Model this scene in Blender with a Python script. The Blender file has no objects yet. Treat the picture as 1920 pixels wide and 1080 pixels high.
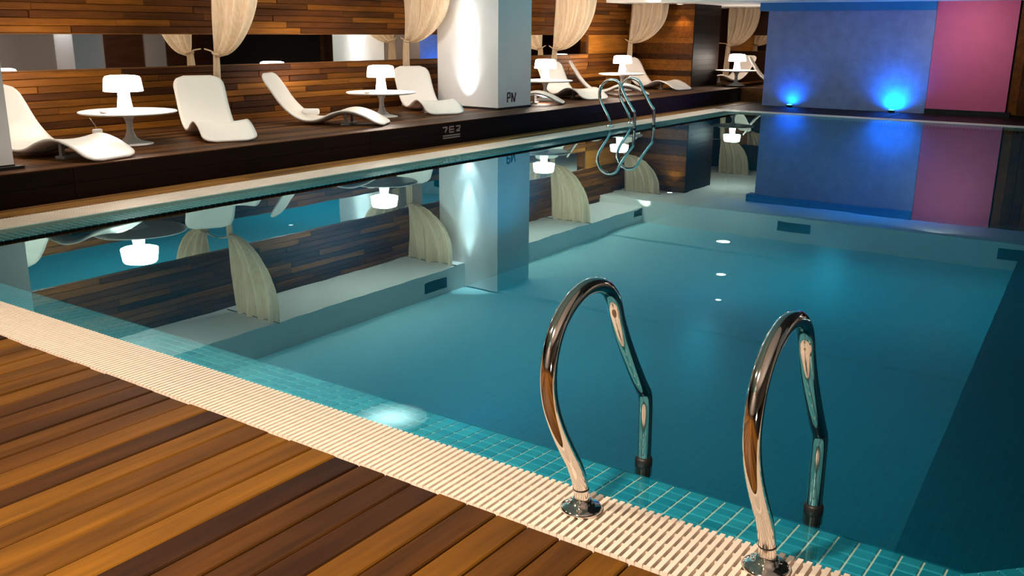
import bpy, math, random
from mathutils import Vector, Matrix

random.seed(7)
C = bpy.context.scene.collection
S = bpy.context.scene
PI = math.pi

# ------------------------------------------------------------------ camera
F_PX, PITCH, YAW, ROLL, CAM_H = 1739.27, .27060, .60650, .0079, 1.25
fwd = Vector((math.cos(PITCH)*math.cos(YAW), math.cos(PITCH)*math.sin(YAW), -math.sin(PITCH)))
rgt = fwd.cross(Vector((0, 0, 1))).normalized()
upv = rgt.cross(fwd)
r2 = rgt*math.cos(ROLL) + upv*math.sin(ROLL)
u2 = -rgt*math.sin(ROLL) + upv*math.cos(ROLL)
cam_data = bpy.data.cameras.new('camera')
cam_data.sensor_width = 36
cam_data.lens = F_PX/1920*36
cam_data.clip_start = .02
cam = bpy.data.objects.new('camera', cam_data)
C.objects.link(cam)
cam.matrix_world = Matrix(((r2.x, u2.x, -fwd.x, 0), (r2.y, u2.y, -fwd.y, 0), (r2.z, u2.z, -fwd.z, CAM_H), (0, 0, 0, 1)))
S.camera = cam

# ------------------------------------------------------------------ world, view
w = bpy.data.worlds.new('world'); S.world = w; w.use_nodes = True
w.node_tree.nodes['Background'].inputs[0].default_value = (.5, .42, .36, 1)
w.node_tree.nodes['Background'].inputs[1].default_value = .03
S.view_settings.view_transform = 'Standard'
S.view_settings.look = 'None'
S.view_settings.exposure = 0.0
S.view_settings.gamma = 1
S.view_settings.use_curve_mapping = False

# ------------------------------------------------------------------ room lights
def light(kind, name, loc, energy, color, target=None, size=.05, angle=None, blend=.6, size_y=None):
    d = bpy.data.lights.new(name, kind)
    d.energy = energy; d.color = color
    if kind == 'AREA':
        d.shape = 'RECTANGLE'; d.size = size; d.size_y = size_y or size
    else:
        d.shadow_soft_size = size
    if kind == 'SPOT':
        d.spot_size = math.radians(angle); d.spot_blend = blend
    o = bpy.data.objects.new(name, d); C.objects.link(o)
    o.location = loc
    if target is not None:
        o.rotation_euler = (Vector(target)-Vector(loc)).to_track_quat('-Z', 'Y').to_euler()
    return o

WARM = (1, .79, .60)
WARM2 = (1, .62, .34)
COOL = (.93, .97, 1)
# ceiling downlights above the near deck
for x, y, e in ((.2, 1.0, 310), (.2, 2.8, 300), (.4, 4.8, 260)):
    light('SPOT', 'deck_downlight', (x, y, 2.15 if y > 1.2 else 1.84), e, WARM, (x+.45, y, 0), .06, 130, .8)
# ceiling downlights above the lounger platform
for x, e in ((4.9, 28), (8.2, 32), (11.7, 34), (14.8, 34)):
    light('SPOT', 'platform_downlight', (x, 7.75, 1.84), e, (1, .74, .5), (x, 8.15, 0), .04, 130, .7)
# fill spots added behind the tables to brighten the soffit
for x in (4.3, 7.7, 11.4, 14.3):
    light('SPOT', 'soffit_fill', (x, 8.2, .28), 55, (1, .86, .74), (x, 8.05, 2), .05, 140, .8)
# washers on the white pillars and on the timber pier, with added fills among them
light('SPOT', 'pillar_downlight', (9.80, 7.62, 2.17), 190, COOL, (9.94, 7.62, .45), .02, 28, 1)
light('SPOT', 'pillar_uplight', (9.79, 7.62, .28), 190, COOL, (9.94, 7.62, 1.9), .02, 28, 1)
light('SPOT', 'pillar_face_fill', (8.6, 7.75, 1.84), 25, COOL, (9.94, 7.5, .9), .03, 70, 1)  # added fill lifting the whole left face
light('SPOT', 'pillar_front_fill', (10.4, 3.6, 2.1), 45, (1, .60, .50), (10.35, 7.14, .9), .05, 34, .8)  # added warm fill against the cyan on the front face
light('SPOT', 'pillar_base_light', (9.74, 7.62, .275), 22, COOL, (9.94, 7.62, .7), .02, 60, 1)
for x, y in ((5.7, 7.55), (8.85, 7.55), (12.4, 7.55), (15.2, 7.55)):  # fill spots added to brighten each curtain
    light('SPOT', 'curtain_fill', (x, y, 1.84), 22, (1, .80, .62), (x+.85, y+.55, 1.25), .03, 80, .9)
light('SPOT', 'pillar_floor_light', (9.1, 7.35, .29), 85, (1, .97, .93), (8.9, 7.1, 2.2), .05, 140, 1)
light('SPOT', 'pillar_floor_light', (11.3, 7.35, .29), 110, (1, .97, .93), (11.5, 7.0, 2.2), .05, 140, 1)
# fill spots added above the pool edge to brighten walkway and loungers
for x, e in ((4.4, 125), (7.2, 130), (10.4, 12), (13.2, 125)):
    light('SPOT', 'edge_fill', (x, 5.7, 2.03), e, (1, .80, .66), (x+.2, 6.55, .1), .05, 95, .8)
light('SPOT', 'pier_downlight', (16.36, 7.62, 1.70), 24, WARM2, (16.44, 7.62, 0), .02, 80, .9)
light('SPOT', 'right_pillar_downlight', (10.95, -2.1, 1.82), 60, COOL, (11.2, -2.1, .2), .02, 95, .9)
# underwater lights in the pool floor, shining up
CYAN = (.02, .74, .92)
for x, y, e in ((5.6, 4.7, 90), (8.2, 4.9, 230), (7.8, 2.4, 110), (12.7, 4.3, 170), (12.7, 2.2, 170)):
    light('SPOT', 'underwater_light', (x, y, -1.3), e, CYAN, (x, y+(1.3 if y > 4 else 0), 2), .1, 100, .9)
for x, y in ((4.8, 3.6), (8.6, 3.6), (12.4, 3.4)):  # free points added in the water to lift walls and floor
    light('POINT', 'underwater_fill', (x, y, -.8), 5, (.03, .68, 1), size=.2)
# wide fills added to light the right side of the hall
light('AREA', 'hall_fill', (9.0, -2.6, 1.84), 70, (1, .80, .68), (9.6, -3.6, 0), 1.0, size_y=5)
light('AREA', 'hall_fill', (13.5, -2.2, 1.84), 45, (1, .78, .66), (13.5, -2.6, 0), 1.0, size_y=3)
light('AREA', 'end_wall_fill', (15.45, 2.7, 1.72), 22, (1, .84, .76), (16.4, 2.7, .55), .15, size_y=1.0)  # added fill for the pink wall
light('AREA', 'end_wall_fill', (15.45, 4.6, 1.72), 4, (.95, .90, 1), (16.4, 4.6, .55), .15, size_y=2.0)  # added dim fill for the blue wall
light('SPOT', 'back_wall_fill', (-1.2, 1.5, 1.9), 160, (1, .80, .66), (-3, 1.5, 1.2), .1, 130, .9)  # added so the steel rails reflect a bright wall
light('SPOT', 'near_soffit_fill', (.3, -1.2, .05), 90, (1, .80, .66), (.6, 0, 2.2), .1, 130, .9)  # added upward fill for the soffit above the viewer
light('SPOT', 'alcove_downlight', (18.2, 7.2, 1.72), 50, WARM, (18.6, 7.4, 0), .04, 130, .8)
# blue floor lights at the end wall
BLUE = (.0, .22, 1)
light('SPOT', 'blue_uplight_glow', (16.27, 5.43, .06), 30, (.0, .20, 1), (16.42, 5.43, .26), .03, 150, .9)
light('SPOT', 'blue_uplight_glow', (16.24, 3.72, .06), 110, (.0, .24, 1), (16.42, 3.72, .30), .03, 150, .9)

# ------------------------------------------------------------------ materials
def mat(name):
    m = bpy.data.materials.new(name); m.use_nodes = True
    nt = m.node_tree
    return m, nt, nt.nodes['Principled BSDF']

def plain(name, col, rough=.5, metal=0, spec=.5, emit=None, es=0, noise=0, nscale=8):
    m, nt, b = mat(name)
    b.inputs['Base Color'].default_value = (*col, 1)
    b.inputs['Roughness'].default_value = rough
    b.inputs['Metallic'].default_value = metal
    b.inputs['Specular IOR Level'].default_value = spec
    if emit:
        b.inputs['Emission Color'].default_value = (*emit, 1)
        b.inputs['Emission Strength'].default_value = es
    if noise:
        tc = nt.nodes.new('ShaderNodeTexCoord')
        n = nt.nodes.new('ShaderNodeTexNoise'); n.inputs['Scale'].default_value = nscale; n.inputs['Detail'].default_value = 4
        nt.links.new(tc.outputs['Object'], n.inputs['Vector'])
        r = nt.nodes.new('ShaderNodeValToRGB')
        r.color_ramp.elements[0].position = .3; r.color_ramp.elements[1].position = .7
        r.color_ramp.elements[0].color = (*[c*(1-noise) for c in col], 1)
        r.color_ramp.elements[1].color = (*[min(1, c*(1+noise)) for c in col], 1)
        nt.links.new(n.outputs['Fac'], r.inputs['Fac'])
        nt.links.new(r.outputs['Color'], b.inputs['Base Color'])
    return m

def wood(name, cols, rough=.35, axis=0, spec=.4, rand=True):
    """plank colour picked per object, streaky grain along one axis"""
    m, nt, b = mat(name)
    N, L = nt.nodes, nt.links
    tc = N.new('ShaderNodeTexCoord'); oi = N.new('ShaderNodeObjectInfo')
    mul = N.new('ShaderNodeMath'); mul.operation = 'MULTIPLY'; mul.inputs[1].default_value = 53.7
    L.new(oi.outputs['Random'], mul.inputs[0])
    add = N.new('ShaderNodeVectorMath'); add.operation = 'ADD'
    L.new(tc.outputs['Object'], add.inputs[0]); L.new(mul.outputs[0], add.inputs[1])
    mp = N.new('ShaderNodeMapping')
    sc = [26, 26, 26]; sc[axis] = 1.6
    mp.inputs['Scale'].default_value = sc
    L.new(add.outputs[0], mp.inputs['Vector'])
    n1 = N.new('ShaderNodeTexNoise'); n1.inputs['Scale'].default_value = 1.0; n1.inputs['Detail'].default_value = 6; n1.inputs['Roughness'].default_value = .62
    L.new(mp.outputs[0], n1.inputs['Vector'])
    mp2 = N.new('ShaderNodeMapping'); sc2 = [5, 5, 5]; sc2[axis] = 1.1
    mp2.inputs['Scale'].default_value = sc2
    L.new(add.outputs[0], mp2.inputs['Vector'])
    n2 = N.new('ShaderNodeTexNoise'); n2.inputs['Scale'].default_value = 1.3; n2.inputs['Detail'].default_value = 3
    L.new(mp2.outputs[0], n2.inputs['Vector'])
    ramp = N.new('ShaderNodeValToRGB'); cr = ramp.color_ramp
    cr.elements[0].color = (*cols[0], 1); cr.elements[0].position = 0
    cr.elements[1].color = (*cols[-1], 1); cr.elements[1].position = 1
    for i, c in enumerate(cols[1:-1]):
        e = cr.elements.new((i+1)/(len(cols)-1)); e.color = (*c, 1)
    mixf = N.new('ShaderNodeMath'); mixf.operation = 'MULTIPLY_ADD'
    L.new(n2.outputs['Fac'], mixf.inputs[0]); mixf.inputs[1].default_value = .7
    if rand:
        sub = N.new('ShaderNodeMath'); sub.operation = 'MULTIPLY_ADD'
        L.new(oi.outputs['Random'], sub.inputs[0]); sub.inputs[1].default_value = 1.0; sub.inputs[2].default_value = -.35
        L.new(sub.outputs[0], mixf.inputs[2])
    else:
        mixf.inputs[2].default_value = .15
    L.new(mixf.outputs[0], ramp.inputs['Fac'])
    g = N.new('ShaderNodeMapRange'); g.inputs[1].default_value = .3; g.inputs[2].default_value = .75
    g.inputs[3].default_value = .55; g.inputs[4].default_value = 1.25
    L.new(n1.outputs['Fac'], g.inputs[0])
    mx = N.new('ShaderNodeMix'); mx.data_type = 'RGBA'; mx.blend_type = 'MULTIPLY'; mx.inputs['Factor'].default_value = 1
    L.new(ramp.outputs['Color'], mx.inputs[6]); L.new(g.outputs[0], mx.inputs[7])
    L.new(mx.outputs[2], b.inputs['Base Color'])
    b.inputs['Roughness'].default_value = rough
    b.inputs['Specular IOR Level'].default_value = spec
    bp = N.new('ShaderNodeBump'); bp.inputs['Strength'].default_value = .15; bp.inputs['Distance'].default_value = .003
    L.new(n1.outputs['Fac'], bp.inputs['Height']); L.new(bp.outputs[0], b.inputs['Normal'])
    return m

def mosaic(name, c1, c2, grout, sx, sy, coord='Object', rot=None, rough=.2):
    m, nt, b = mat(name)
    N, L = nt.nodes, nt.links
    tc = N.new('ShaderNodeTexCoord')
    mp = N.new('ShaderNodeMapping')
    if rot: mp.inputs['Rotation'].default_value = rot
    L.new(tc.outputs[coord], mp.inputs['Vector'])
    br = N.new('ShaderNodeTexBrick'); br.offset = 0; br.squash = 1
    br.inputs['Color1'].default_value = (*c1, 1); br.inputs['Color2'].default_value = (*c2, 1); br.inputs['Mortar'].default_value = (*grout, 1)
    br.inputs['Scale'].default_value = 1; br.inputs['Brick Width'].default_value = sx; br.inputs['Row Height'].default_value = sy
    br.inputs['Mortar Size'].default_value = .004
    L.new(mp.outputs[0], br.inputs['Vector'])
    L.new(br.outputs['Color'], b.inputs['Base Color'])
    b.inputs['Roughness'].default_value = rough
    return m

def objrand(name, c1, c2, rough, spec=.5):
    m, nt, b = mat(name)
    oi = nt.nodes.new('ShaderNodeObjectInfo'); r = nt.nodes.new('ShaderNodeValToRGB')
    r.color_ramp.elements[0].color = (*c1, 1); r.color_ramp.elements[1].color = (*c2, 1)
    nt.links.new(oi.outputs['Random'], r.inputs['Fac']); nt.links.new(r.outputs['Color'], b.inputs['Base Color'])
    b.inputs['Roughness'].default_value = rough; b.inputs['Specular IOR Level'].default_value = spec
    return m

M = {}
M['deck'] = wood('deck_wood', [(.03, .009, .0015), (.085, .030, .003), (.165, .064, .0045), (.23, .094, .007)], .5, spec=.2)
M['deck_dim'] = wood('side_deck_wood', [(.10, .04, .012), (.22, .10, .03), (.42, .19, .04)], .5, spec=.15)
M['platform'] = wood('platform_wood', [(.045, .016, .007), (.11, .042, .014), (.20, .08, .022)], .5, spec=.12)
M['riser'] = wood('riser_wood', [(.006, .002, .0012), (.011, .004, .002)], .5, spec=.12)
M['wall_wood'] = wood('wall_plank_wood', [(.05, .015, .004), (.12, .038, .006), (.20, .066, .008), (.30, .108, .014)], .45, spec=.12)
M['dark_wood'] = wood('dark_panel_wood', [(.03, .009, .004), (.07, .022, .008), (.12, .04, .012)], .4)
M['joint'] = plain('dark_joint', (.008, .004, .003), .8)
M['white_wall'] = plain('white_plaster', (.80, .76, .74), .6, noise=.02, nscale=3)
M['ceil'] = plain('ceiling_white', (.84, .83, .80), .7, noise=.02, nscale=2)
M['teal_lit_ceil'] = plain('ceiling_teal_light', (.46, .79, .82), .7, noise=.02, nscale=2)  # white ceiling tinted, the pool's teal light put into its colour
M['shade_ceil'] = plain('soffit_shade', (.06, .075, .08), .7, noise=.1, nscale=2)  # white soffit darkened, its lack of light put into the colour
M['pale_wall'] = plain('pale_wall_plaster', (.55, .50, .45), .7, noise=.04, nscale=2)
M['grey_wall'] = plain('grey_wall_plaster', (.22, .19, .16), .7, noise=.05, nscale=2)
M['plinth'] = plain('black_plinth', (.006, .005, .005), .4)
M['blue_wall'] = plain('blue_plaster', (.16, .22, .42), .7, noise=.12, nscale=7)
M['blue_beam'] = plain('deep_blue_paint', (.0, .16, .42), .6, noise=.05, nscale=4)
M['pink_wall'] = plain('pink_plaster', (.50, .09, .20), .7, noise=.04, nscale=5)
M['grate'] = plain('cream_plastic', (.88, .76, .65), .45, noise=.04, nscale=6)
M['tile'] = objrand('teal_glazed_tile', (.01, .25, .36), (.03, .35, .45), .15)
M['tile_far'] = mosaic('teal_mosaic', (.03, .25, .31), (.05, .35, .39), (.8, .85, .72), .053, .045)
M['grout'] = plain('grout', (.85, .88, .74), .7)
M['pool'] = mosaic('pool_mosaic', (.0, .135, .215), (.0, .155, .24), (.0, .18, .265), .06, .06, rough=.4)
M['pool_side'] = plain('pool_side_tile', (.0, .115, .18), .4, noise=.05, nscale=12)
M['steel'] = plain('polished_steel', (.80, .76, .72), .07, 1)
M['black'] = plain('black_rubber', (.008, .008, .009), .45)
M['shell'] = plain('white_lounger_shell', (.86, .80, .75), .32, spec=.5)
M['lounger_metal'] = plain('grey_lounger_support', (.22, .20, .18), .4)
M['table'] = plain('white_table', (.86, .82, .78), .28)
M['lamp'] = plain('glowing_lamp', (.9, .88, .85), .4, emit=(1, .88, .76), es=26)
M['lamp_stem'] = plain('glowing_lamp_stem', (.9, .88, .85), .4, emit=(1, .88, .76), es=6)
M['mark_pale'] = plain('pale_marking', (.26, .20, .185), .6)
M['mark_dark'] = plain('dark_marking', (.05, .025, .02), .6)
M['vent'] = plain('teal_vent', (.0, .10, .13), .5)
M['downlight'] = plain('lit_downlight', (.9, .9, .9), .4, emit=(1, .92, .82), es=14)
def soft_lens():  # emission fades from the centre, painting a soft glare
    m, nt, b = mat('soft_glare_lens')
    N, L = nt.nodes, nt.links
    tc = N.new('ShaderNodeTexCoord'); ln = N.new('ShaderNodeVectorMath'); ln.operation = 'LENGTH'
    L.new(tc.outputs['Object'], ln.inputs[0])
    mr = N.new('ShaderNodeMapRange'); mr.interpolation_type = 'SMOOTHSTEP'
    mr.inputs[1].default_value = .0; mr.inputs[2].default_value = .34; mr.inputs[3].default_value = 4.5; mr.inputs[4].default_value = .35
    L.new(ln.outputs['Value'], mr.inputs[0]); L.new(mr.outputs[0], b.inputs['Emission Strength'])
    b.inputs['Emission Color'].default_value = (1, .95, .88, 1)
    return m
M['soft_lens'] = soft_lens()
M['downlight_dim'] = plain('lit_small_downlight', (.9, .9, .9), .4, emit=(1, .95, .9), es=5)
M['blue_led'] = plain('blue_led', (.1, .5, .9), .3, emit=(.05, .75, 1), es=6)
M['cable'] = plain('grey_cable', (.25, .21, .18), .5)

def cloth():
    m, nt, b = mat('sheer_curtain_cloth')
    N, L = nt.nodes, nt.links
    tc = N.new('ShaderNodeTexCoord'); mp = N.new('ShaderNodeMapping'); mp.inputs['Scale'].default_value = (60, 60, 3)
    L.new(tc.outputs['Object'], mp.inputs[0])
    n = N.new('ShaderNodeTexNoise'); n.inputs['Scale'].default_value = 1; n.inputs['Detail'].default_value = 3
    L.new(mp.outputs[0], n.inputs['Vector'])
    r = N.new('ShaderNodeValToRGB')
    r.color_ramp.elements[0].color = (.78, .59, .39, 1); r.color_ramp.elements[0].position = .3
    r.color_ramp.elements[1].color = (.93, .79, .60, 1); r.color_ramp.elements[1].position = .7
    L.new(n.outputs['Fac'], r.inputs[0]); L.new(r.outputs[0], b.inputs['Base Color'])
    b.inputs['Roughness'].default_value = .9
    tr = N.new('ShaderNodeBsdfTranslucent'); L.new(r.outputs[0], tr.inputs[0])
    mx = N.new('ShaderNodeMixShader'); mx.inputs[0].default_value = .35
    L.new(b.outputs[0], mx.inputs[1]); L.new(tr.outputs[0], mx.inputs[2])
    L.new(mx.outputs[0], N['Material Output'].inputs[0])
    return m
M['cloth'] = cloth()

def mirror():
    m, nt, b = mat('mirror_glass')
    b.inputs['Base Color'].default_value = (.88, .88, .86, 1); b.inputs['Metallic'].default_value = 1; b.inputs['Roughness'].default_value = .015
    return m
M['mirror'] = mirror()

def water():
    m = bpy.data.materials.new('pool_water'); m.use_nodes = True
    nt = m.node_tree; N, L = nt.nodes, nt.links
    N.remove(N['Principled BSDF'])
    tr = N.new('ShaderNodeBsdfTransparent'); tr.inputs[0].default_value = (.80, .98, 1, 1)
    gl = N.new('ShaderNodeBsdfGlossy'); gl.inputs['Roughness'].default_value = .0; gl.inputs[0].default_value = (.58, .95, 1, 1)
    geo = N.new('ShaderNodeNewGeometry')
    dt = N.new('ShaderNodeVectorMath'); dt.operation = 'DOT_PRODUCT'; L.new(geo.outputs['Incoming'], dt.inputs[0])
    ab = N.new('ShaderNodeMath'); ab.operation = 'ABSOLUTE'; L.new(dt.outputs['Value'], ab.inputs[0])
    om = N.new('ShaderNodeMath'); om.operation = 'SUBTRACT'; om.inputs[0].default_value = 1; L.new(ab.outputs[0], om.inputs[1])
    pw5 = N.new('ShaderNodeMath'); pw5.operation = 'POWER'; pw5.inputs[1].default_value = 3.6; L.new(om.outputs[0], pw5.inputs[0])
    fr = N.new('ShaderNodeMath'); fr.operation = 'MULTIPLY_ADD'; fr.inputs[1].default_value = .92; fr.inputs[2].default_value = .08
    fr.use_clamp = True
    L.new(pw5.outputs[0], fr.inputs[0])
    mx = N.new('ShaderNodeMixShader')
    tc = N.new('ShaderNodeTexCoord'); n = N.new('ShaderNodeTexNoise'); n.inputs['Scale'].default_value = 2.2; n.inputs['Detail'].default_value = 2
    L.new(tc.outputs['Object'], n.inputs['Vector'])
    bp = N.new('ShaderNodeBump'); bp.inputs['Strength'].default_value = .03; bp.inputs['Distance'].default_value = .01
    L.new(n.outputs['Fac'], bp.inputs['Height'])
    L.new(bp.outputs[0], gl.inputs['Normal']); L.new(bp.outputs[0], dt.inputs[1])
    L.new(fr.outputs[0], mx.inputs[0]); L.new(tr.outputs[0], mx.inputs[1]); L.new(gl.outputs[0], mx.inputs[2])
    L.new(mx.outputs[0], N['Material Output'].inputs[0])
    return m
M['water'] = water()

# ------------------------------------------------------------------ mesh helpers
class MB:
    def __init__(self): self.v = []; self.f = []
    def add(self, vs, fs):
        o = len(self.v); self.v += [tuple(p) for p in vs]; self.f += [[i+o for i in f] for f in fs]; return self
    def box(self, x0, x1, y0, y1, z0, z1, bev=0):
        if not bev:
            vs = [(x, y, z) for z in (z0, z1) for y in (y0, y1) for x in (x0, x1)]
            return self.add(vs, [(0, 2, 3, 1), (4, 5, 7, 6), (0, 1, 5, 4), (2, 6, 7, 3), (0, 4, 6, 2), (1, 3, 7, 5)])
        b = bev   # top edges chamfered
        vs = [(x0, y0, z0), (x1, y0, z0), (x1, y1, z0), (x0, y1, z0),
              (x0, y0, z1-b), (x1, y0, z1-b), (x1, y1, z1-b), (x0, y1, z1-b),
              (x0+b, y0+b, z1), (x1-b, y0+b, z1), (x1-b, y1-b, z1), (x0+b, y1-b, z1)]
        fs = [(3, 2, 1, 0), (8, 9, 10, 11)]
        for k in (0, 4):
            for i in range(4):
                j = (i+1) % 4
                fs.append((k+i, k+j, k+j+4, k+i+4))
        return self.add(vs, fs)
    def lathe(self, prof, n=28, c=(0, 0, 0), close=True):
        vs = []; fs = []
        for r, z in prof:
            for i in range(n):
                a = 2*PI*i/n; vs.append((c[0]+r*math.cos(a), c[1]+r*math.sin(a), c[2]+z))
        for k in range(len(prof)-1):
            for i in range(n):
                j = (i+1) % n; fs.append((k*n+i, k*n+j, (k+1)*n+j, (k+1)*n+i))
        if close:
            fs.append(tuple(range(n))[::-1]); fs.append(tuple((len(prof)-1)*n+i for i in range(n)))
        return self.add(vs, fs)
    def tube(self, pts, r, n=16, cap=True):
        pts = [Vector(p) for p in pts]; rr = r if isinstance(r, (list, tuple)) else [r]*len(pts)
        t0 = (pts[1]-pts[0]).normalized()
        ref = Vector((0, 1, 0)) if abs(t0.y) < .9 else Vector((1, 0, 0))
        nrm = (ref - t0*ref.dot(t0)).normalized()
        vs = []; fs = []
        for i, p in enumerate(pts):
            a = pts[max(i-1, 0)]; b = pts[min(i+1, len(pts)-1)]
            t = (b-a).normalized()
            nrm = (nrm - t*nrm.dot(t)).normalized(); bn = t.cross(nrm)
            for k in range(n):
                q = 2*PI*k/n
                vs.append(p + (nrm*math.cos(q)+bn*math.sin(q))*rr[i])
        for i in range(len(pts)-1):
            for k in range(n):
                j = (k+1) % n; fs.append((i*n+k, i*n+j, (i+1)*n+j, (i+1)*n+k))
        if cap:
            fs.append(tuple(range(n))[::-1]); fs.append(tuple((len(pts)-1)*n+k for k in range(n)))
        return self.add(vs, fs)
    def mesh(self, name, m, smooth=False):
        me = bpy.data.meshes.new(name); me.from_pydata(self.v, [], self.f)
        me.materials.append(m)
        if smooth:
            me.polygons.foreach_set('use_smooth', [True]*len(me.polygons))
        me.update()
        return me
    def build(self, name, m, parent=None, smooth=False, loc=(0, 0, 0)):
        return link(name, self.mesh(name, m, smooth), parent, loc)

def link(name, me, parent=None, loc=(0, 0, 0), rz=0):
    o = bpy.data.objects.new(name, me); C.objects.link(o)
    o.location = loc; o.rotation_euler = (0, 0, rz)
    if parent: o.parent = parent
    return o

def empty(name, loc=(0, 0, 0), rz=0):
    o = bpy.data.objects.new(name, None); C.objects.link(o); o.location = loc; o.rotation_euler = (0, 0, rz)
    o.empty_display_size = .1
    return o

def tag(o, label, cat, group=None, kind=None):
    o['label'] = label; o['category'] = cat
    if group: o['group'] = group
    if kind: o['kind'] = kind
    return o

def struct(o, label=None):
    o['kind'] = 'structure'
    if label: o['label'] = label
    return o

def copy_tree(o, parent=None):
    c = o.copy(); C.objects.link(c)
    if parent: c.parent = parent
    for ch in list(o.children): copy_tree(ch, c)
    return c

def catmull(P, n=8):
    P = [Vector(p) for p in P]; out = []
    Q = [P[0]*2-P[1]] + P + [P[-1]*2-P[-2]]
    for i in range(1, len(Q)-2):
        for k in range(n):
            t = k/n
            a, b, c, d = Q[i-1], Q[i], Q[i+1], Q[i+2]
            out.append(.5*((2*b)+(c-a)*t+(2*a-5*b+4*c-d)*t*t+(3*b-a-3*c+d)*t**3))
    out.append(P[-1]); return out

# ------------------------------------------------------------------ dimensions
DX = 1.82          # edge of the near deck
GX = 2.07          # near grate / tile edge
EX = 2.30          # near pool edge
LY0, LY1 = 5.78, 6.0     # left pool edge / tile edge
LG = 6.32          # left grate / deck edge
RY = 6.65          # platform riser
PZ = .25           # platform height
WY = 8.60          # timber wall
FX0, FX1, FX2 = 14.53, 14.75, 15.05   # far pool edge, tile edge, grate edge
RYP = -.55         # right pool edge
CH = (2.32, .21)   # chamfer corner
CH2 = (3.10, -.55)
CZ = 2.22

# ------------------------------------------------------------------ structure: floor base, ceiling, walls
fl = MB(); fl.box(-3, DX, -4, 6.3, -.30, -.045); fl.box(-3, 20.5, LG, WY+.2, -.30, -.03)
fl.box(FX2, 20.5, -4, LG, -.30, -.03); fl.box(DX, FX2, -4, RYP-.45, -.30, -.03)
floor = struct(fl.build('floor', M['joint']), 'dark floor base under the timber decks')

# pool basin: floor, four walls and the cut corner, one piece
pb = MB()
ring = [(EX, LY0), (EX, CH[1]), CH2, (FX0, RYP), (FX0, LY0)]
n = len(ring); ZB = -1.35
pb.add([(x, y, -.03) for x, y in ring] + [(x, y, ZB) for x, y in ring],
       [tuple(range(n, 2*n))] + [(i, (i+1) % n, (i+1) % n+n, i+n) for i in range(n)])
pbm = pb.mesh('pool_basin', M['pool']); pbm.materials.append(M['pool_side'])
for pl_ in pbm.polygons[1:]: pl_.material_index = 1
basin = struct(link('pool_basin', pbm), 'blue mosaic pool basin below the water')

ce = MB()
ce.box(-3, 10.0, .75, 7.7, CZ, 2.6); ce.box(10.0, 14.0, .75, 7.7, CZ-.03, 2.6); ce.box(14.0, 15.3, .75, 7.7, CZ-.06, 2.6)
ceil = struct(ce.build('ceiling', M['teal_lit_ceil']), 'stepped ceiling above the pool, teal pool light painted in as pale aqua')
struct(MB().box(-3, 15.3, 7.7, WY+.2, 1.88, 2.6).build('ceiling', M['ceil']), 'lower white soffit above the loungers')
struct(MB().box(15.3, 20.5, 1.2, WY+.2, 1.75, 2.6).build('ceiling', M['ceil']), 'lower white soffit at the far end')
def prism(ring, z0, z1):
    n_ = len(ring)
    return MB().add([(x, y, z0) for x, y in ring]+[(x, y, z1) for x, y in ring],
                    [tuple(range(n_))[::-1], tuple(range(n_, 2*n_))]+[(i, (i+1) % n_, (i+1) % n_+n_, i+n_) for i in range(n_)])
struct(prism([(2.6, -4), (20.5, -4), (20.5, 1.70), (2.6, .82)], 1.88, 2.6).build('ceiling', M['shade_ceil']), 'soffit along the right side, shade painted in as dark')
struct(MB().box(-3, 2.6, -4, .82, 1.88, 2.6).build('ceiling', M['ceil']), 'pale soffit above the viewer')

wl = struct(MB().box(-3, 20.3, WY+.035, WY+.2, -.03, 2.6).build('wall_left', M['joint']), 'timber plank wall behind the loungers')
wb = struct(MB().box(-3.2, -3, -4, WY+.2, -.3, 2.6).build('wall_back', M['pale_wall']), 'pale wall behind the viewer')
wr = struct(MB().box(-3, 13.3, -4.2, -4, -.3, 2.6).build('wall_right', M['pale_wall']), 'pale wall along the right side')
struct(MB().box(14.4, 15.0, -4.2, -3.98, -.3, 2.6).build('wall_right', M['pale_wall']), 'pale pier in the right wall')
struct(MB().box(13.3, 20.5, -4.3, -4.02, -.3, 2.6).build('wall_right', M['dark_wood']), 'darker stretch of the right wall')
we = struct(MB().box(20.3, 20.5, -4, WY+.2, -.3, 2.6).build('wall_far', M['dark_wood']), 'dark timber wall behind the end partition')

# ---- planks of the left wall
def plank_mesh(L, h):
    return MB().add(*chamfer_front(L, h)).mesh('plank', M['wall_wood'])
def chamfer_front(L, h):
    b = .006; y0, y1 = 0, .035          # front at y0
    vs = [(0, y1, 0), (L, y1, 0), (L, y1, h), (0, y1, h), (0, y0+b, 0), (L, y0+b, 0), (L, y0+b, h), (0, y0+b, h),
          (b, y0, b), (L-b, y0, b), (L-b, y0, h-b), (b, y0, h-b)]
    fs = [(8, 9, 10, 11)]
    for k in (0, 4):
        for i in range(4):
            j = (i+1) % 4; fs.append((k+i, k+j, k+j+4, k+i+4))
    return vs, fs
lens = (.62, .95, 1.3, 1.75, 2.2)
def plank_rows(z0, z1, rows, x0, x1):
    h = (z1-z0)/rows
    pm = {L: plank_mesh(L-.003, h-.002) for L in lens}
    for r in range(rows):
        x = x0 - random.random()*.6
        while x < x1:
            L = random.choice(lens)
            if x+L > x1+.35: L = min(lens, key=lambda q: abs(x+q-x1))
            link('plank', pm[L], wl, (x, WY+random.uniform(-.010, .003), z0+r*h))
            x += L
plank_rows(PZ, .855, 9, 2.6, 16.5)
plank_rows(1.195, 1.88, 10, 2.6, 16.5)
# alcove stretch of the same wall, too far to tell the planks apart
struct(MB().box(17.7, 20.3, WY-.01, WY+.035, PZ, 1.75).build('wall_left', M['wall_wood']), 'timber wall of the far alcove')

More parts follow.
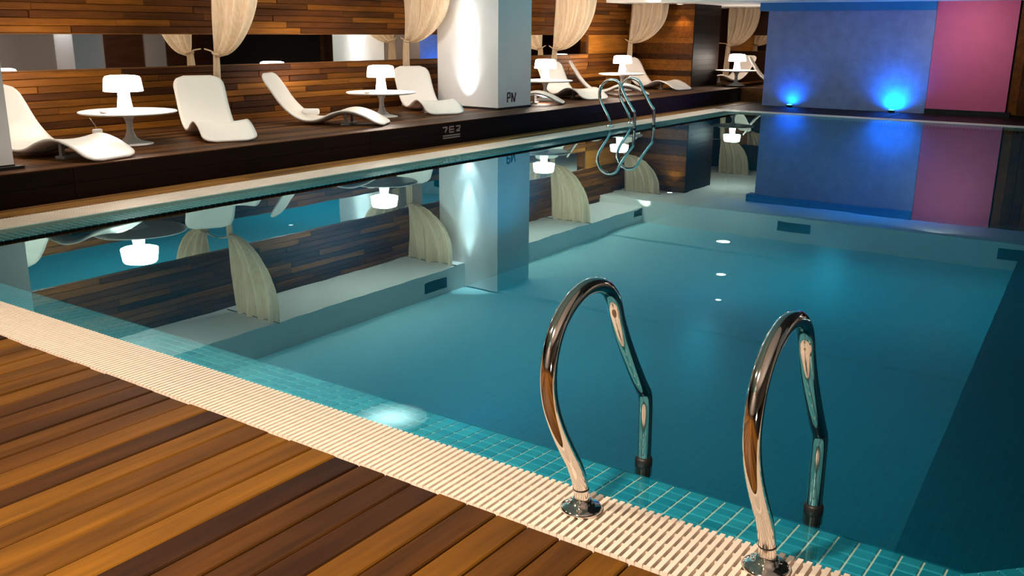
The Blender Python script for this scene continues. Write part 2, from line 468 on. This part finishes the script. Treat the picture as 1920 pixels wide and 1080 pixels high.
# ---- mirror strip
mr = tag(empty('wall_mirror', (2.6, WY, .86)), 'long narrow mirror strip set into the timber plank wall', 'mirror')
MB().box(0, 12.1, .02, .03, 0, .33).build('mirror_glass', M['mirror'], mr)
fr = MB(); fr.box(0, 12.1, -.004, .03, -.008, .004); fr.box(0, 12.1, -.004, .03, .326, .336)
fr.box(12.1, 12.115, -.004, .03, -.008, .336)
fr.build('frame', M['platform'], mr)
link('plank', plank_mesh(2.2, .33), wl, (14.72, WY-.004, .86))

# ---- lounger platform
pl = struct(MB().box(-1, 17.6, RY+.02, WY+.035, -.02, PZ-.03).build('platform', M['joint']), 'raised timber platform carrying the loungers')
def board(name, Lx, Ly, h, m, bev=.003):
    return MB().box(0, Lx, 0, Ly, 0, h, bev).mesh(name, m)
pm3 = board('platform_board', 2.98, .118, .028, M['platform'])
for r in range(16):
    x = 2.2 - random.choice((0, .7, 1.4, 2.1))
    while x < 16.5:
        link('platform_board', pm3, pl, (x, RY+.022+r*.12, PZ-.028)); x += 2.985
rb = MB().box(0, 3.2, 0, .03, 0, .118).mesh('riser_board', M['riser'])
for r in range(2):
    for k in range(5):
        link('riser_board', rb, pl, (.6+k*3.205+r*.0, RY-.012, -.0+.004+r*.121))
nos = MB().box(.6, 16.6, RY-.012, RY+.02, PZ-.012, PZ+.0).build('nosing', M['platform'], pl)
# end platform in the alcove
pe = struct(MB().box(17.15, 20.3, 3.6, 7.2, -.02, PZ).build('platform', M['platform']), 'end platform in the far alcove')
MB().box(17.61, 20.3, 7.2, WY+.03, -.02, PZ).build('platform_board', M['platform'], pe)

# ---- side deck, far deck
sd = struct(MB().box(-1, 17.1, LG+.002, RY-.012, -.03, -.016).build('floor', M['joint']), 'narrow timber walkway beside the platform')
sb = board('deck_board', 2.98, .1, .016, M['deck_dim'])
for r in range(3):
    x = .2 - r*.9
    while x < 16.5:
        link('deck_board', sb, sd, (x, LG+.006+r*.104, -.016)); x += 2.985
fd = struct(MB().box(FX2+.004, 17.1, -2, LG, -.03, -.014).build('floor', M['joint']), 'dark timber walkway at the far end of the pool')
fbm = MB().box(0, .125, 0, 2.75, 0, .014, .002).mesh('deck_board', M['riser'])
for r in range(15):
    for k in range(3):
        link('deck_board', fbm, fd, (FX2+.01+r*.13, -2+k*2.77, -.014))
# right walkway (seen only in the mirror)
struct(MB().box(DX, FX2, -4, RYP-.46, -.03, .0).build('floor', M['dark_wood']), 'timber walkway along the right side of the pool')

# ---- near deck
nd = struct(MB().box(-3, DX-.004, -4, LG, -.045, -.03).build('floor', M['joint']), 'timber deck in the foreground')
dbm = board('deck_board', 4.6, .0955, .03, M['deck'], .004)
y = -.3
while y < 6.25:
    o = link('deck_board', dbm, nd, (DX-.006-4.6+random.uniform(-.004, .002), y, -.028+random.uniform(-.002, .002)))
    y += .1003

# ------------------------------------------------------------------ overflow channel grates
gr = tag(empty('overflow_grate', (GX-.125, 3.2, 0)), 'cream slatted overflow grate along the near pool edge, beside the foreground deck', 'grate')
P_S = .02245
sm = MB().box(-.1245, .1245, -.0065, .0065, -.022, .0).mesh('slat', M['grate'])
k = 0; yy = -.132
while yy < 6.0:
    if k < 290:
        link('slat', sm, gr, (0, yy-3.2, .004)); k += 1
    yy += P_S
gb = MB()
for xo in (-.118, -.06, 0, .06, .118):
    gb.box(xo-.004, xo+.004, -.15-3.2, 5.99-3.2, -.02, -.003)
gb.build('cross_rib', M['grate'], gr)
MB().box(-.125, .125, -.2-3.2, 5.99-3.2, -.20, -.12).build('channel', M['joint'], gr)

gl = tag(empty('overflow_grate', (8, (LY1+LG)/2, 0)), 'pale overflow grate along the left pool edge, below the lounger platform', 'grate')
q = MB(); x = 2.1
while x < FX2:
    q.box(x-8, x-8+.013, -.157, .157, -.02, .004); x += .0225
for yo in (-.15, 0, .15): q.box(2.05-8, FX2-8, yo-.004, yo+.004, -.02, -.002)
o = q.build('slats', M['grate'], gl); o['kind'] = 'stuff'
MB().box(2.05-8, FX2-8, -.162, -.157, -.03, .004).build('edge_strip', M['grate'], gl)
gf = tag(empty('overflow_grate', ((FX1+FX2)/2, 2.5, 0)), 'pale overflow grate across the far end of the pool', 'grate')
q = MB(); y = -.5
while y < LY1:
    q.box(-.148, .148, y-2.5, y-2.5+.014, -.02, .004); y += .0225
for xo in (-.14, 0, .14): q.box(xo-.004, xo+.004, -3.0, LY1-2.5, -.02, -.002)
o = q.build('slats', M['grate'], gf); o['kind'] = 'stuff'
MB().box(-.153, -.148, -3.0, LY1-2.5, -.03, .004).build('edge_strip', M['grate'], gf)
# kerb at the cut corner and right side
ga = tag(empty('overflow_grate', (2.6, -.35, 0)), 'cream overflow grate around the cut corner of the pool, lower right', 'grate')
q = MB()
d = Vector((CH2[0]-CH[0], CH2[1]-CH[1], 0)).normalized(); nn = Vector((-d.y, d.x, 0))*-1
c0 = Vector((CH[0], CH[1], 0)) + nn*.23
for i in range(-3, 48):
    p = c0 + d*(i*P_S) - Vector((2.6, -.35, 0))
    a = p + d*.0065; b = p - d*.0065
    e = nn*.249
    vs = []
    for z in (-.018, .004):
        vs += [(a.x, a.y, z), (b.x, b.y, z), ((b+e).x, (b+e).y, z), ((a+e).x, (a+e).y, z)]
    q.add(vs, [(0, 1, 2, 3), (7, 6, 5, 4), (0, 4, 5, 1), (1, 5, 6, 2), (2, 6, 7, 3), (3, 7, 4, 0)])
o = q.build('slats', M['grate'], ga); o['kind'] = 'stuff'

# ------------------------------------------------------------------ tiled ledge under the water film
ts = struct(MB().add([(GX, 6.2, -.020), (GX, .19, -.020), (EX, .19, -.036), (EX, 6.2, -.036),
                      (GX, 6.2, -.3), (GX, .19, -.3), (EX, .19, -.3), (EX, 6.2, -.3)],
                     [(0, 1, 2, 3), (1, 5, 6, 2), (0, 4, 5, 1), (3, 2, 6, 7), (0, 3, 7, 4)]).build('trim_1', M['grout']), 'tiled ledge just under the water along the near edge')
TY, TXn = .0531, 5
tw = (EX-GX)/TXn
tm = MB().box(.003, tw-.003, .003, TY-.003, 0, .006, .0015).mesh('tile', M['tile'])
stuff = MB(); cnt = 0; slope = math.atan2(.016, EX-GX)
y = .215
while y < 6.0:
    for i in range(TXn):
        x = GX+i*tw; z = -.020-.016*(i*tw)/(EX-GX)-.002
        if cnt < 300:
            o = link('tile', tm, ts, (x, y, z)); o.rotation_euler = (0, slope, 0); cnt += 1
        else:
            stuff.box(x+.003, x+tw-.003, y+.003, y+TY-.003, z-.004, z+.003)
    y += TY
o = stuff.build('tiles', M['tile'], ts); o['kind'] = 'stuff'
# tiles along the cut corner
tc2 = struct(MB().add([(CH[0], CH[1], -.036), (CH2[0], CH2[1], -.036), (CH2[0]+nn.x*.23, CH2[1]+nn.y*.23, -.02), (GX, .19, -.02), (EX, .19, -.036)],
                      [(0, 1, 2, 3, 4)]).build('trim_2', M['grout']), 'tiled ledge around the cut corner of the pool')
ang = math.atan2(d.y, d.x)
for i in range(20):
    for j in range(5):
        p = Vector((CH[0], CH[1], 0)) + d*(i*TY+.004) + nn*(j*tw+.004)
        if j*tw+.02 > (i+1)*TY*1.2 + .02 and i < 3: continue
        b = Vector((p.x, p.y, -.034+j*.0034))
        o = link('tile', tm, tc2, b + nn*(tw), 0)
        o.rotation_euler = (0, 0, math.atan2(-nn.y, -nn.x))
        # tile local x spans outward->inward, local y along the edge
ts3 = struct(MB().box(2.0, FX1, LY0, LY1, -.06, -.025).build('trim_3', M['tile_far']), 'tiled ledge along the left pool edge')
ts4 = struct(MB().box(FX0, FX1, -.8, LY0, -.06, -.025).build('trim_4', M['tile_far']), 'tiled ledge along the far pool edge')
ts5 = struct(MB().box(2.8, FX1, RYP-.46, RYP, -.3, -.02).build('trim_5', M['grate']), 'pale kerb along the right pool edge')

# ------------------------------------------------------------------ water
wm = MB()
wr_ = [(GX+.001, LY1), (GX+.001, .19), (CH[0]+nn.x*.23, CH[1]+nn.y*.23), (CH2[0]+nn.x*.23, CH2[1]+nn.y*.23), (FX1, CH2[1]+nn.y*.23), (FX1, LY1)]
wm.add([(x, y, 0) for x, y in wr_], [tuple(range(len(wr_)))])
wt = wm.build('pool_water', M['water'])
tag(wt, 'calm turquoise pool water mirroring the lit hall', 'water', kind='stuff')

# ------------------------------------------------------------------ pillars
def pillar(name, x0, x1, y0, y1, z0, ztop, label, m='white_wall'):
    p = struct(empty(name, ((x0+x1)/2, (y0+y1)/2, z0)), label)
    cx, cy = (x0+x1)/2, (y0+y1)/2
    MB().box(x0-cx, x1-cx, y0-cy, y1-cy, .03, ztop-z0).build('shaft', M[m], p)
    MB().box(x0-cx-.004, x1-cx+.004, y0-cy-.004, y1-cy+.004, 0, .03).build('plinth', M['plinth'], p)
    return p
p1 = pillar('trim_6', 9.94, 10.70, 7.14, 8.14, PZ, 2.2, 'white square pillar with a bright streak of light, centre left')
p0 = pillar('trim_7', 2.70, 3.485, 6.86, 7.86, PZ, 2.2, 'white pillar cut off by the left edge')
MB().box(2.66-3.0925, 3.53-3.0925, 6.80-7.36, 6.86-7.36, -.0, .022).build('plinth', M['plinth'], p0)
p2 = pillar('trim_8', 11.2, 11.86, -2.45, -1.75, 0, 1.88, 'white pillar on the right side of the pool')
p3 = pillar('trim_9', 3.0, 3.8, -1.75, -.98, 0, 1.88, 'second white pillar on the right side of the pool')
# timber pier at the end of the platform
pr = struct(MB().box(16.52, 17.72, 7.42, WY+.03, PZ-.03, 1.76).build('trim_10', M['joint']), 'timber clad pier at the end of the platform')
hh = .1
pface = MB().box(-.02, 0, 0, WY-7.42, 0, hh-.003).mesh('plank', M['wall_wood'])
pfront = MB().box(0, 1.2, -.02, 0, 0, hh-.003).mesh('plank', M['riser'])  # near-black front planks, the unlit face put into the colour
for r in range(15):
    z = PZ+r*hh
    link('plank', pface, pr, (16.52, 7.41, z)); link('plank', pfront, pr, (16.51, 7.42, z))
# marking on the pillar: dark strokes
mk = MB()
def stroke(mb, pts, wdt, pos):
    for (a, b) in pts:
        a = Vector((a[0], 0, a[1])); b = Vector((b[0], 0, b[1])); t = (b-a).normalized(); s_ = Vector((-t.z, 0, t.x))*wdt/2
        vs = [a+s_, b+s_, b-s_, a-s_]
        vs = [v+Vector(pos) for v in vs]
        vs2 = [v+Vector((0, .003, 0)) for v in vs]
        mb.add(vs+vs2, [(0, 1, 2, 3), (7, 6, 5, 4), (0, 4, 5, 1), (1, 5, 6, 2), (2, 6, 7, 3), (3, 7, 4, 0)])
stroke(mk, [((0, 0), (0, .12)), ((0, .12), (.06, .12)), ((0, .06), (.06, .06)), ((.06, .06), (.06, .12)),
            ((.10, 0), (.10, .12)), ((.10, .12), (.16, .0)), ((.16, 0), (.19, .12))], .022, (-.17, -.504, .09))
mk.build('marking', M['mark_dark'], p1)
mk = MB()
stroke(mk, [((0, .13), (.08, .13)), ((.08, .13), (.04, .075)), ((.12, .13), (.2, .13)), ((.12, .10), (.2, .10)), ((.12, .07), (.2, .07)), ((.12, .07), (.12, .13)),
            ((.24, .13), (.31, .13)), ((.31, .13), (.31, .105)), ((.31, .105), (.24, .075)), ((.24, .075), (.31, .075)),
            ((0, .035), (.31, .035)), ((0, .01), (.31, .01))], .014, (8.18, RY-.016, .065))
mk.build('marking', M['mark_pale'], pl)

# ------------------------------------------------------------------ end wall: blue, pink, timber
bw = struct(MB().box(16.4, 16.75, 3.24, 5.97, .0, 1.75).build('wall_far', M['blue_wall']), 'blue end wall with two blue floor lights')
MB().box(16.36, 16.6, 3.245, 6.12, 1.615, 1.752).build('beam', M['blue_beam'], bw)
pw = struct(MB().box(16.4, 16.6, 2.07, 3.235, .085, 1.75).build('wall_far', M['pink_wall']), 'pink end wall beside the blue one')
MB().box(16.37, 16.6, 2.0, 3.24, .0, .085).build('plinth', M['plinth'], pw)
tw_ = struct(MB().box(16.46, 16.7, -4, 2.06, .0, 1.88).build('wall_far', M['joint']), 'timber end wall at the right edge')
vp = MB().box(0, .06, 0, .13, 0, 1.8).mesh('plank', M['wall_wood'])
for i in range(14):
    link('plank', vp, tw_, (16.41+(.03 if i == 0 else 0), 2.055-.137*(i+1), .04))

def uplight(x, y, label):
    t = tag(empty('floor_uplight', (x, y, .0)), label, 'light', 'blue floor lights at the end wall')
    MB().lathe([(.05, 0), (.055, .03), (.05, .04)], 16).build('housing', M['plinth'], t)
    MB().lathe([(.042, .03), (.042, .045), (.02, .052)], 16).build('lens', M['blue_led'], t)
uplight(16.28, 5.43, 'blue floor light at the left end of the blue wall')
uplight(16.25, 3.72, 'brighter blue floor light near the pink wall')

# ------------------------------------------------------------------ ceiling fittings (seen in the water)
for i, (x, y, z, mm, rr, lab) in enumerate(((14.6, 5.8, CZ-.06, 'downlight', .11, 'large round downlight at the far end of the pool ceiling'),
                          (12.6, 5.0, CZ-.03, 'downlight_dim', .07, 'middle round downlight in the pool ceiling'),
                          (11.3, 4.5, CZ-.03, 'downlight_dim', .04, 'smallest round downlight in the pool ceiling'),
                          (5.9, 5.45, CZ, 'soft_lens', .34, 'round downlight in the pool ceiling nearest the deck'),
                          (16.3, 7.62, 1.75, 'downlight', .05, 'small downlight in the soffit above the timber pier'))):
    t = tag(empty('ceiling_downlight', (x, y, z)), lab, 'light', 'round downlights in the pool ceiling' if i < 4 else None)
    MB().lathe([(rr+.02, 0), (rr+.02, -.012), (rr, -.014), (rr, 0)], 20, close=False).build('rim', M['ceil'], t)
    MB().lathe([(rr, -.004), (rr, -.008)], 20).build('lens', M[mm], t)

def vent(loc, rz, wd, hg, label):
    t = tag(empty('air_vent', loc, rz), label, 'vent', 'air vents in the ceiling bulkheads')
    MB().box(-wd/2, wd/2, -.004, 0, 0, hg).build('backing', M['vent'], t)
    f_ = MB(); f_.box(-wd/2-.01, wd/2+.01, -.012, 0, -.012, 0); f_.box(-wd/2-.01, wd/2+.01, -.012, 0, hg, hg+.012)
    f_.build('frame', M['ceil'], t)
    sl = MB().box(-wd/2, wd/2, -.010, -.004, 0, .01).mesh('slat', M['vent'])
    for i in range(6): link('slat', sl, t, (0, 0, hg*(i+.5)/6))
vent((9.3, 7.7, 1.98), 0, .46, .15, 'dark vent in the left bulkhead beside the white pillar')
vent((15.2, 7.7, 1.90), 0, .4, .13, 'dark vent at the far end of the left bulkhead')
vent((15.3, 4.85, 1.83), PI/2*3, .56, .16, 'dark vent in the far bulkhead above the blue wall')
vent((15.3, 1.5, 1.83), PI/2*3, .5, .16, 'dark vent in the far bulkhead at its right end')

# ------------------------------------------------------------------ loungers
def lounger_meshes():
    P = [(-.505, .535), (-.43, .40), (-.32, .235), (-.20, .115), (-.09, .055), (.02, .040), (.13, .06), (.25, .112), (.36, .143), (.46, .142), (.58, .108), (.70, .056), (.805, .014)]
    cv = catmull([(a, 0, b) for a, b in P], 5)
    L = [0]
    for i in range(1, len(cv)): L.append(L[-1]+(cv[i]-cv[i-1]).length)
    T = L[-1]; nu, nv = len(cv), 14
    def wid(l):
        h, f_ = .12, .10
        wv = .25
        if l < h: wv *= .55+.45*math.sqrt(max(0, 1-((h-l)/h)**2))
        if T-l < f_: wv *= .55+.45*math.sqrt(max(0, 1-((f_-(T-l))/f_)**2))
        return wv
    top = []; bot = []
    for i, p in enumerate(cv):
        t = (cv[min(i+1, nu-1)]-cv[max(i-1, 0)]).normalized(); nrm = Vector((-t.z, 0, t.x))
        if nrm.z < 0: nrm = -nrm
        wv = wid(L[i]); dish = .022*min(1, L[i]/.2)*min(1, (T-L[i])/.2)
        for j in range(nv+1):
            s_ = -1+2*j/nv
            base = p + Vector((0, s_*wv, 0)) + nrm*(dish*(s_*s_)-dish*.3)
            edge = 1-abs(s_)**6
            th = .010+.014*edge
            top.append(base+nrm*.006); bot.append(base-nrm*th)
    mb = MB(); W = nv+1; fs = []; K = len(top)
    for i in range(nu-1):
        for j in range(nv):
            a = i*W+j
            fs.append((a, a+W, a+W+1, a+1)); fs.append((K+a, K+a+1, K+a+W+1, K+a+W))
    for i in range(nu-1):
        a = i*W; fs.append((a, K+a, K+a+W, a+W)); a = i*W+nv; fs.append((a, a+W, K+a+W, K+a))
    for j in range(nv):
        a = j; fs.append((a, a+1, K+a+1, K+a)); a = (nu-1)*W+j; fs.append((a, K+a, K+a+1, a+1))
    mb.add([(v.x, v.y, max(v.z, .002)) for v in top+bot], fs)
    shell = mb.mesh('shell', M['shell'], True)
    sp = MB()
    arc = [(.16, 0, .055), (.25, 0, .092), (.36, 0, .120), (.46, 0, .118), (.57, 0, .085)]
    for yy in (-.13, .13):
        sp.tube([(a, yy, c) for a, b, c in arc], .008, 8)
    brace = sp.mesh('support_rail', M['lounger_metal'], True)
    ft = MB(); ft.box(.33, .43, -.16, .16, .0, .02, .004); ft.box(.365, .395, -.15, -.12, .02, .118); ft.box(.365, .395, .12, .15, .02, .118)
    foot = ft.mesh('support_foot', M['lounger_metal'])
    return shell, brace, foot
LM = lounger_meshes()
first = None
def lounger(x, y, deg, label, z=PZ):
    global first
    if first is None:
        t = empty('sun_lounger')
        link('shell', LM[0], t); link('support_rail', LM[1], t); link('support_foot', LM[2], t); first = t
    else:
        t = copy_tree(first)
    t.location = (x, y, z+.002); t.rotation_euler = (0, 0, math.radians(deg))
    tag(t, label, 'lounger', 'white moulded sun loungers')
    return t
lounger(4.036, 7.486, -77.7, 'white curved sun lounger partly behind the left edge pillar')
lounger(5.861, 7.664, -115.4, 'white curved sun lounger with broad back facing out, right of the first lamp table')
lounger(7.228, 7.665, -60.5, 'white wave-shaped sun lounger seen from the side, between the first and second lamp')
lounger(9.36, 7.90, -119.1, 'white sun lounger against the bright face of the white pillar')
lounger(11.08, 7.78, -62, 'white sun lounger mostly hidden behind the white pillar, only its foot end showing')
lounger(12.72, 7.82, -112, 'white sun lounger behind the lamp just right of the white pillar')
lounger(13.62, 7.72, -62, 'white sun lounger seen edge on behind the far pool ladder')
lounger(15.7, 7.86, -103, 'white sun lounger beside the last lamp before the timber pier')

# ------------------------------------------------------------------ tables and lamps
def table_meshes():
    top = MB().lathe([(.0, .268), (.36, .268), (.405, .276), (.415, .284), (.41, .290), (.0, .290)], 40, close=False).mesh('table_top', M['table'], False)
    stem = MB().lathe([(.19, .0), (.19, .006), (.15, .014), (.09, .030), (.05, .06), (.032, .11), (.027, .16), (.032, .21), (.055, .25), (.085, .268)], 28).mesh('pedestal', M['table'], True)
    return top, stem
TM = table_meshes()
def lamp_meshes():
    shade = MB().lathe([(.0, .305), (.11, .304), (.142, .296), (.153, .278), (.160, .22), (.166, .172), (.160, .170), (.152, .22), (.145, .272), (.0, .285)], 36, close=False).mesh('lamp_shade', M['lamp'], True)
    body = MB().lathe([(.070, .0), (.070, .008), (.066, .02), (.052, .12), (.047, .2), (.045, .285)], 28).mesh('lamp_base', M['lamp_stem'], True)
    return shade, body
LPM = lamp_meshes()
ft_, fl_ = None, None
def lamp_table(x, y, tlab, llab, z=PZ, cx=0, cy=0):
    global ft_, fl_
    if ft_ is None:
        t = empty('side_table'); link('table_top', TM[0], t); link('pedestal', TM[1], t); ft_ = t
        l = empty('table_lamp'); link('lamp_shade', LPM[0], l); link('lamp_base', LPM[1], l); fl_ = l
    else:
        t = copy_tree(ft_); l = copy_tree(fl_)
    t.location = (x+cx, y+cy, z); l.location = (x, y, z+.291)
    tag(t, tlab, 'table', 'round white pedestal tables'); tag(l, llab, 'lamp', 'glowing white mushroom lamps')
lamp_table(4.89, 7.58, 'round white pedestal table nearest the left edge', 'glowing mushroom lamp on the leftmost pedestal table', cy=-.04)
lamp_table(8.32, 7.68, 'round white pedestal table left of the white pillar', 'glowing mushroom lamp left of the white pillar')
lamp_table(11.96, 7.72, 'round white pedestal table just right of the white pillar', 'glowing mushroom lamp just right of the white pillar')
lamp_table(14.85, 7.98, 'round white pedestal table behind the far pool ladder', 'glowing mushroom lamp behind the far pool ladder')
lamp_table(17.75, 7.02, 'round white pedestal table in the far alcove', 'glowing mushroom lamp in the far alcove')
lounger(18.9, 7.62, 150, 'white sun lounger behind the lamp in the far alcove')
lounger(18.75, 6.62, -75, 'white sun lounger beside the blue wall in the far alcove')

def dish(x, y, label):
    t = MB().lathe([(.02, 0), (.032, .006), (.04, .02), (.036, .02), (.028, .008)], 18).build('small_dish', M['table'], None, True, (x, y, PZ+.2905))
    tag(t, label, 'dish', 'small white dishes on the tables')
dish(4.62, 7.48, 'small white dish on the leftmost pedestal table')
dish(8.00, 7.60, 'small white dish on the table left of the white pillar')

# cord with a small white adapter hanging from the first table
ad = tag(empty('power_adapter', (4.47, 7.36, .372)), 'small white adapter hanging on a thin cord under the leftmost table', 'adapter')
MB().box(-.035, .035, -.02, .02, 0, .055, .006).build('adapter_body', M['table'], ad)
MB().tube([(0, 0, .05), (-.015, .005, .09), (-.035, .01, .125), (-.05, .015, .148)], .004, 6).build('cord', M['cable'], ad, True)
# rolled towel on the side-on lounger
tw3 = MB()
tw3.lathe([(.0, -.09), (.028, -.09), (.034, -.08), (.034, .08), (.028, .09), (.0, .09)], 16, close=False)
o = tw3.build('rolled_towel', M['table'], None, True, (7.30, 7.80, PZ+.118))
o.rotation_euler = (PI/2, 0, math.radians(30))
tag(o, 'small rolled white towel lying on the side-on wave-shaped lounger', 'towel')

# ------------------------------------------------------------------ curtains
def curtain(X, yin, yout, zk, ztop, label, seed, flip=1):
    rnd = random.Random(seed); ph = rnd.random()*6
    t = tag(empty('tied_curtain', (X, yin, PZ)), label, 'curtain', 'sheer cream tied-back curtains')
    def sheet(nu, nv, fn):
        mb = MB(); vs = []; fs = []
        for i in range(nu+1):
            for j in range(nv+1): vs.append(fn(i/nu, j/nv))
        W = nv+1
        for i in range(nu):
            for j in range(nv):
                a = i*W+j; fs.append((a, a+1, a+W+1, a+W))
        mb.add(vs, fs); return mb
    wd = yin-yout
    zt = ztop-PZ; kz = zk-PZ
    def up(u, v):
        # u 0 top..1 knot, v 0 wall side..1 pool side
        c = math.sqrt(max(0, 1-u**2.3))
        y = -(v*wd)*(.07+.93*c)*1.0 + .01
        sag = -.06*v*math.sin(PI*u)
        z = zt + (kz-zt)*u + sag*(1-u) - .05*v*(u**3)
        amp = .045*(.35+.65*c) if u < .97 else .02
        x = amp*math.sin(v*2*PI*4+ph+u*.6) + .02*math.sin(v*13+u*4+ph)
        return (x, y, z)
    sheet(34, 60, up).build('drape', M['cloth'], t, True)
    def dn(u, v):
        wv = .045+.012*math.sin(min(1, u*1.6)*PI/2)+.02*u
        y = -(v-.5)*2*wv-.02+.02*u
        z = kz-.0 + (-.015) - (kz-.02)*u
        x = .02*math.sin(v*2*PI*3+ph)+.012*math.sin(v*9+u*3)-.01
        return (x, y, z)
    sheet(20, 30, dn).build('tail', M['cloth'], t, True)
    tb = MB()
    ring = [(math.cos(a)*.035, math.sin(a)*.05-.03, kz-.01+.01*math.sin(a)) for a in [2*PI*i/18 for i in range(19)]]
    tb.tube(ring, .012, 8, cap=False)
    tb.tube([(0, .01, kz-.0), (-.01, .06, kz+.02), (0, WY-yin-.012, kz+.035)], .008, 8)
    tb.build('tieback', M['cloth'], t, True)
    MB().tube([(0, .12, zt-.006), (0, yout-yin-.04, zt-.006)], .007, 8).build('rail', M['lounger_metal'], t, True)
curtain(6.55, 8.42, 7.70, 1.00, 1.88, 'sheer cream curtain tied back beside the second lounger', 1)
curtain(9.72, 8.51, 7.72, 1.12, 1.88, 'sheer cream curtain tied back just left of the white pillar', 2)
curtain(13.40, 8.50, 7.72, .98, 1.88, 'sheer cream curtain tied back just right of the white pillar', 3)
curtain(16.05, 8.50, 7.74, 1.08, 1.755, 'sheer cream curtain tied back beside the timber pier', 4)
curtain(19.5, 7.95, 7.25, 1.0, 1.755, 'sheer cream curtain hanging in the far alcove', 5)
# mirror panel in the alcove
am = tag(empty('wall_mirror', (20.3, 7.0, .86)), 'small mirror strip on the far alcove wall', 'mirror')
MB().box(-.02, -.005, -.9, 1.3, 0, .33).build('mirror_glass', M['mirror'], am)
q = MB(); q.box(-.03, 0, -.91, 1.31, -.012, 0); q.box(-.03, 0, -.91, 1.31, .33, .342); q.build('frame', M['platform'], am)

# ------------------------------------------------------------------ pool ladders: pairs of bent steel grab rails
PR = [(-.345, .0), (-.343, .03), (-.352, .075), (-.385, .145), (-.425, .205), (-.475, .285), (-.510, .36), (-.523, .43), (-.512, .50), (-.480, .558),
      (-.430, .598), (-.365, .620), (-.300, .618), (-.245, .596), (-.205, .555), (-.180, .500), (-.135, .420), (-.06, .310), (-.015, .250), (.008, .222), (.018, .18), (.022, .10), (.024, .02), (.024, -.06)]
def rail_meshes():
    pts = catmull([(a, 0, b) for a, b in PR], 6)
    tube = MB().tube(pts, .0212, 20).mesh('tube', M['steel'], True)
    fl = MB().lathe([(.056, .0), (.058, .006), (.052, .012), (.040, .016), (.030, .022), (.027, .03), (.022, .031)], 32, (-.345, 0, 0)).mesh('flange', M['steel'], True)
    sl = MB().lathe([(.0225, -.05), (.0265, -.045), (.0265, .004), (.0222, .012)], 20, (.024, 0, 0)).mesh('sleeve', M['black'], True)
    jt = MB().lathe([(.0216, -.003), (.0222, -.001), (.0222, .001), (.0216, .003)], 20, (-.349, 0, .064)).mesh('joint_ring', M['black'], True)
    return tube, fl, sl, jt
RM = rail_meshes(); rail0 = None
def rail(x, y, rz, label):
    global rail0
    if rail0 is None:
        t = empty('grab_rail')
        for nm, me in zip(('tube', 'flange', 'sleeve', 'joint_ring'), RM): link(nm, me, t)
        rail0 = t
    else: t = copy_tree(rail0)
    t.location = (x, y, .005); t.rotation_euler = (0, 0, rz)
    tag(t, label, 'rail', 'bent steel pool grab rails')
rail(2.31, 1.13, 0, 'polished steel grab rail at the near pool edge, the left of the large pair')
rail(2.322, .62, 0, 'polished steel grab rail at the near pool edge, the right of the large pair')
rail(11.15, 5.80, -PI/2, 'small steel grab rail at the far side, the left of the pair below the platform')
rail(11.72, 5.80, -PI/2, 'small steel grab rail at the far side, the right of the pair below the platform')
